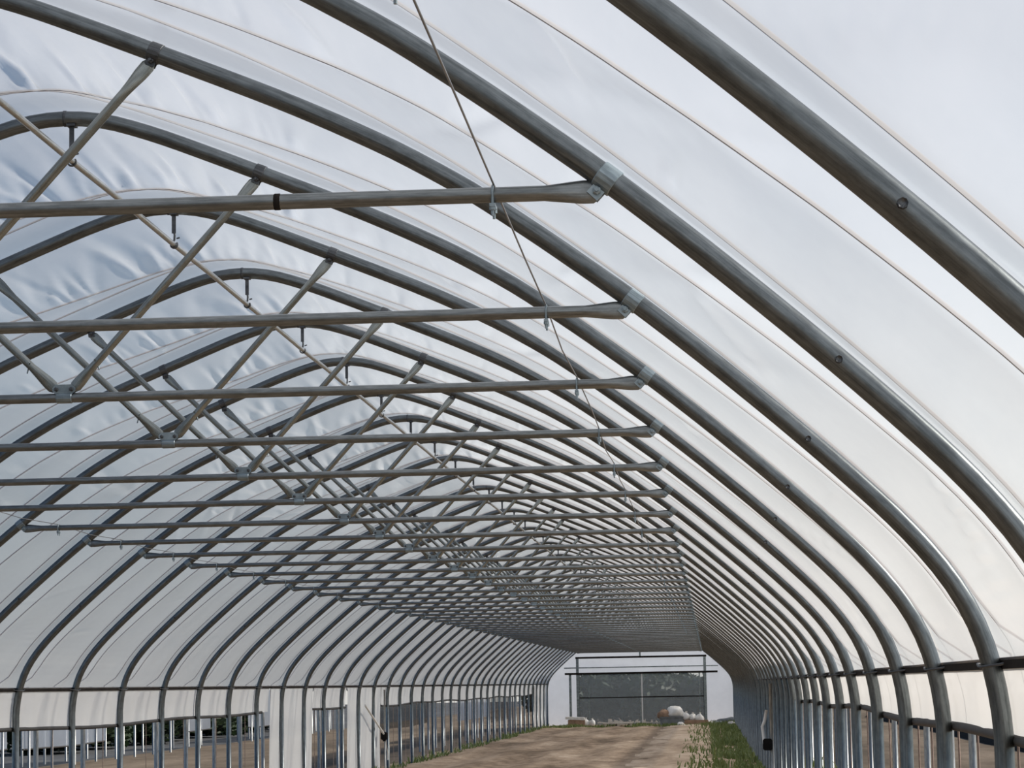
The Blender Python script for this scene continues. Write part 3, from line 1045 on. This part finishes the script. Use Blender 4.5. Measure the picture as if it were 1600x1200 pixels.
fol = [foliage('foliage', 1.5, 1.3, 1.25, 1500, 0.16, i) for i in range(3)]
trunk = MB().sweep([(0, 0, 0), (0.05, 0, 0.7), (0.02, 0.04, 1.5)], [0.11, 0.09, 0.06], [0.11, 0.09, 0.06], n=8).mesh('trunk', 'bark')
bush_lab = ['leftmost', 'second from left', 'third from left', 'fourth from left', 'fifth from left', 'rightmost']
for i in range(6):
    t = thing('hedge_bush', f'dark green bush behind the far doors, {bush_lab[i]}', 'bush', (-3.4 + i * 1.75, Y_END + 7.5 + 0.6 * (i % 2), 0), 'bushes behind the far doors')
    t.scale = (1, 1, 0.78 + 0.10 * ((i * 5) % 3))
    ob('foliage', fol[i % 3], t, (0, 0, 1.2))
    ob('trunk', trunk, t)
hedge_lab = ['nearest', 'second nearest', 'third nearest', 'fourth nearest', 'fifth nearest', 'sixth nearest', 'seventh nearest', 'farthest']
for i in range(8):
    t = thing('hedge_bush', f'dark green bush in the row outside at left, {hedge_lab[i]}', 'bush', (NB1 - LEG_X - 3.4 - 0.3 * (i % 2), yk(30.5) + i * 5.0, 0), 'dark bushes outside at left')
    t.scale = (1.0, 1.75, 0.6)
    ob('foliage', fol[i % 3], t, (0, 0, 1.2))
    ob('trunk', trunk, t)

# black plastic covered bed outside at right
bx = np.linspace(-0.45, 0.45, 9)
by = np.linspace(yk(8), yk(52), 120)
BX, BY = np.meshgrid(bx, by)
BZ = 0.30 * np.cos(BX / 0.45 * math.pi / 2) ** 0.7 + 0.015 * np.sin(BY * 2.2 + BX * 6)
thing('plastic_bed', 'black plastic covered bed running beside the field at right', 'bed', (9.6, 0, -0.06), me=grid_mesh('plastic_bed', np.stack([BX, BY, BZ], -1), 'black_plastic'))


# ------------------------------------------------------------------ grass
def grass(name, label, boxes, dens, hmin, hmax, seed):
    r = np.random.default_rng(seed)
    V, F = [], []
    for (x0, x1, y0, y1, q) in boxes:
        n = int((x1 - x0) * (y1 - y0) * dens * q)
        cx_, cy_ = r.uniform(x0, x1, n), r.uniform(y0, y1, n)
        clump = np.sin(cx_ * 5.1 + 1.3) + np.sin(cy_ * 1.7) + np.sin(cy_ * 0.61 + cx_ * 2)
        for x, y, c in zip(cx_, cy_, clump):
            if c < r.uniform(-1.6, 0.6):
                continue
            h = r.uniform(hmin, hmax) * (1 + 0.2 * c)
            a = r.uniform(0, math.pi)
            wv = 0.010 + 0.012 * r.random()
            lx, ly = r.normal(0, h * 0.4, 2)
            o = len(V)
            dx, dy = math.cos(a) * wv, math.sin(a) * wv
            V += [(x - dx, y - dy, -0.02), (x + dx, y + dy, -0.02), (x + lx * .5 + dx * .7, y + ly * .5 + dy * .7, h * .65), (x + lx * .5 - dx * .7, y + ly * .5 - dy * .7, h * .65), (x + lx, y + ly, h)]
            F += [[o, o + 1, o + 2, o + 3], [o + 3, o + 2, o + 4]]
    o = ob(name, mesh_from(name, V, F, 'grass', smooth=False))
    o['label'] = label
    o['category'] = 'grass'
    o['kind'] = 'stuff'


grass('weeds', 'green weeds growing along the right foot of the tunnel', [(3.0, 3.45, yk(17), yk(44), 1.0), (2.6, 3.0, yk(17), yk(44), 0.35), (1.9, 2.6, yk(17), yk(44), 0.06)], 230, 0.04, 0.17, 1)
grass('grass_end', 'short grass at the foot of the far doors', [(-3.3, 3.3, Y_END - 4.0, Y_END - 0.3, 1.0)], 110, 0.03, 0.10, 2)
grass('grass_left', 'thin line of grass along the left posts', [(-3.6, -3.25, yk(16), yk(44), 0.9)], 90, 0.03, 0.13, 3)
grass('grass_outside', 'rough green grass outside the right eave and across the field', [(3.7, 4.6, yk(4), yk(20), 0.5), (10.2, 14.0, yk(14), yk(45), 0.3)], 90, 0.1, 0.4, 4)


# ------------------------------------------------------------------ things lying before the end wall
def px(x, z_m, back=1.6):
    """photo column -> world x at the given distance before the end wall"""
    y = Y_END - back
    return 1.28564 * D + (x - 1100.0) / 3987.3 * y, y, z_m


def blob(name, rx, ry, rz, seed, mat, nseg=12, nring=8, pinch=0.0):
    r = np.random.default_rng(seed)
    ph = r.uniform(0, 6.3, 6)
    V, F = [], []
    for i in range(nring + 1):
        th = math.pi * i / nring
        for j in range(nseg):
            a = 2 * math.pi * j / nseg
            q = 1 + 0.12 * math.sin(3 * a + ph[0]) * math.sin(th) + 0.10 * math.sin(2 * a + 3 * th + ph[1])
            z = math.cos(th)
            z = z if z > 0 else z * 0.75
            V.append((rx * abs(math.sin(th)) ** 0.8 * math.cos(a) * q, ry * abs(math.sin(th)) ** 0.8 * math.sin(a) * q, rz * (z + 0.75) * q / 1.75 * 2 * (1 - pinch * math.cos(a))))
    for i in range(nring):
        for j in range(nseg):
            F.append([i * nseg + j, (i + 1) * nseg + j, (i + 1) * nseg + (j + 1) % nseg, i * nseg + (j + 1) % nseg])
    return mesh_from(name, V, F, mat)


x, y, z = px(893, 0)
t = thing('cardboard_box', 'low brown box with a white lid at the left foot of the end wall', 'box', (x, y, 0))
ob('box_body', MB().box((0.02, 0, 0.13), (0.62, 0.4, 0.24), bev=0.01).mesh('box_body', 'tan', smooth=False), t)
ob('lid', MB().box((-0.03, 0, 0.30), (0.70, 0.46, 0.10), 0.06, bev=0.02).mesh('lid', 'sack', smooth=False), t)
for i, (pxx, lb, rr) in enumerate(((908, 'small white sack beside the brown box', 0.13), (918, 'round white bundle right of the brown box', 0.12))):
    x, y, z = px(pxx, 0)
    o = thing('white_sack', lb, 'sack', (x, y, 0.0), 'white sacks by the end wall')
    ob('sack_body', blob('sack_body', rr, rr, rr, 20 + i, 'sack'), o)
    ob('tied_neck', MB().sweep([(0, 0, rr * 1.6), (0.01, 0, rr * 2.1), (0.0, 0.01, rr * 2.4)], [0.03, 0.02, 0.04], [0.03, 0.02, 0.04], n=7).mesh('tied_neck', 'sack'), o)
x, y, z = px(957, 0, 2.6)
t = thing('wooden_pallet', 'flat pale wooden pallet lying left of the door centre', 'pallet', (x, y, 0))
t.rotation_euler.z = 0.1
for i in range(6):
    ob('plank', MB().box((0, -0.4 + i * 0.16, 0.11), (1.05, 0.11, 0.022)).mesh('plank', 'wood', smooth=False), t)
for i in range(3):
    ob('runner', MB().box((-0.46 + i * 0.46, 0, 0.05), (0.08, 0.95, 0.09)).mesh('runner', 'wood', smooth=False), t)
x, y, z = px(1041, 0)
t = thing('storage_crate', 'grey plastic crate heaped with white sacks before the doors', 'crate', (x, y, 0))
for sx in (-1, 1):
    ob('side_panel', MB().box((sx * 0.40, 0, 0.15), (0.03, 0.5, 0.28)).mesh('side_panel', 'grey_crate', smooth=False), t)
    ob('side_panel', MB().box((0, sx * 0.25, 0.15), (0.82, 0.03, 0.28)).mesh('side_panel', 'grey_crate', smooth=False), t)
ob('base', MB().box((0, 0, 0.02), (0.8, 0.5, 0.03)).mesh('base', 'grey_crate', smooth=False), t)
ob('rim', MB().box((0, -0.275, 0.285), (0.88, 0.03, 0.035)).mesh('rim', 'grey_crate', smooth=False), t)
spots = [(1030, 0.22, 0.20, 'tan sack lying on the grey crate', 'tan'), (1047, 0.26, 0.24, 'largest white sack, on top of the grey crate', 'sack')]
for i, (pxx, rr, zz, lb, mt_) in enumerate(spots):
    x, y, z = px(pxx, 0)
    o = thing('white_sack' if mt_ == 'sack' else 'tan_sack', lb, 'sack', (x, y, zz), 'sacks on the crate')
    ob('sack_body', blob('sack_body', rr * 1.3, rr * 0.9, rr * 0.8, 30 + i, mt_), o)
    ob('tied_neck', MB().sweep([(rr, 0, rr * 0.6), (rr * 1.35, 0, rr * 0.75), (rr * 1.55, 0.01, rr * 0.8)], [0.05, 0.025, 0.05], [0.05, 0.025, 0.05], n=7).mesh('tied_neck', mt_), o)
x, y, z = px(1079, 0)
t = thing('brown_tray', 'low brown tray full of white sacks right of the grey crate', 'tray', (x, y, 0))
ob('base', MB().box((0, 0, 0.02), (0.85, 0.45, 0.03)).mesh('base', 'tan', smooth=False), t)
for sx in (-1, 1):
    ob('side_panel', MB().box((sx * 0.42, 0, 0.09), (0.025, 0.45, 0.16)).mesh('side_panel', 'tan', smooth=False), t)
    ob('side_panel', MB().box((0, sx * 0.225, 0.09), (0.85, 0.025, 0.16)).mesh('side_panel', 'tan', smooth=False), t)
for i, (pxx, rr, zz, lb) in enumerate(((1063, 0.15, 0.14, 'white sack at the left end of the brown tray'), (1073, 0.14, 0.12, 'white sack in the middle of the brown tray'),
                                       (1084, 0.17, 0.05, 'larger white sack at the right of the brown tray'))):
    x, y, z = px(pxx, 0)
    o = thing('white_sack', lb, 'sack', (x, y, zz), 'white sacks by the end wall')
    ob('sack_body', blob('sack_body', rr, rr, rr * 0.95, 40 + i, 'sack'), o)
    ob('tied_neck', MB().sweep([(0, 0, rr * 1.5), (0.02, 0, rr * 2.0), (0.03, 0.01, rr * 2.3)], [0.035, 0.02, 0.045], [0.035, 0.02, 0.045], n=7).mesh('tied_neck', 'sack'), o)
for i, (pxx, rr, bk, lb) in enumerate(((1054, 0.10, 3.5, 'small white bundle on the soil before the crate'), (1099, 0.10, 1.4, 'small white bundle at the foot of the right door post'),
                                       (1133, 0.10, 4.0, 'pale stone-like bundle among the weeds at far right'))):
    x, y, z = px(pxx, 0, bk)
    o = thing('white_bundle', lb, 'bundle', (x, y, -0.01), 'small bundles by the end wall')
    ob('bundle_body', blob('bundle_body', rr * 1.2, rr, rr * 0.7, 60 + i, 'sack'), o)
    ob('loose_end', MB().sweep([(rr, 0, 0.05), (rr * 1.7, -0.02, 0.03), (rr * 2.0, -0.05, 0.02)], [0.03, 0.02, 0.01], [0.02, 0.012, 0.008], n=6).mesh('loose_end', 'sack'), o)
x, y, z = px(1137, 0, 1.0)
o = thing('dark_tarp', 'crumpled dark tarp lying at the right foot of the end wall', 'tarp', (x - 0.1, y, -0.01))
ob('tarp_heap', blob('tarp_heap', 0.45, 0.3, 0.12, 77, 'grey_crate', 18, 10), o)
ob('tarp_edge', blob('tarp_edge', 0.28, 0.22, 0.07, 78, 'grey_crate', 14, 8), o, (-0.55, -0.1, 0))
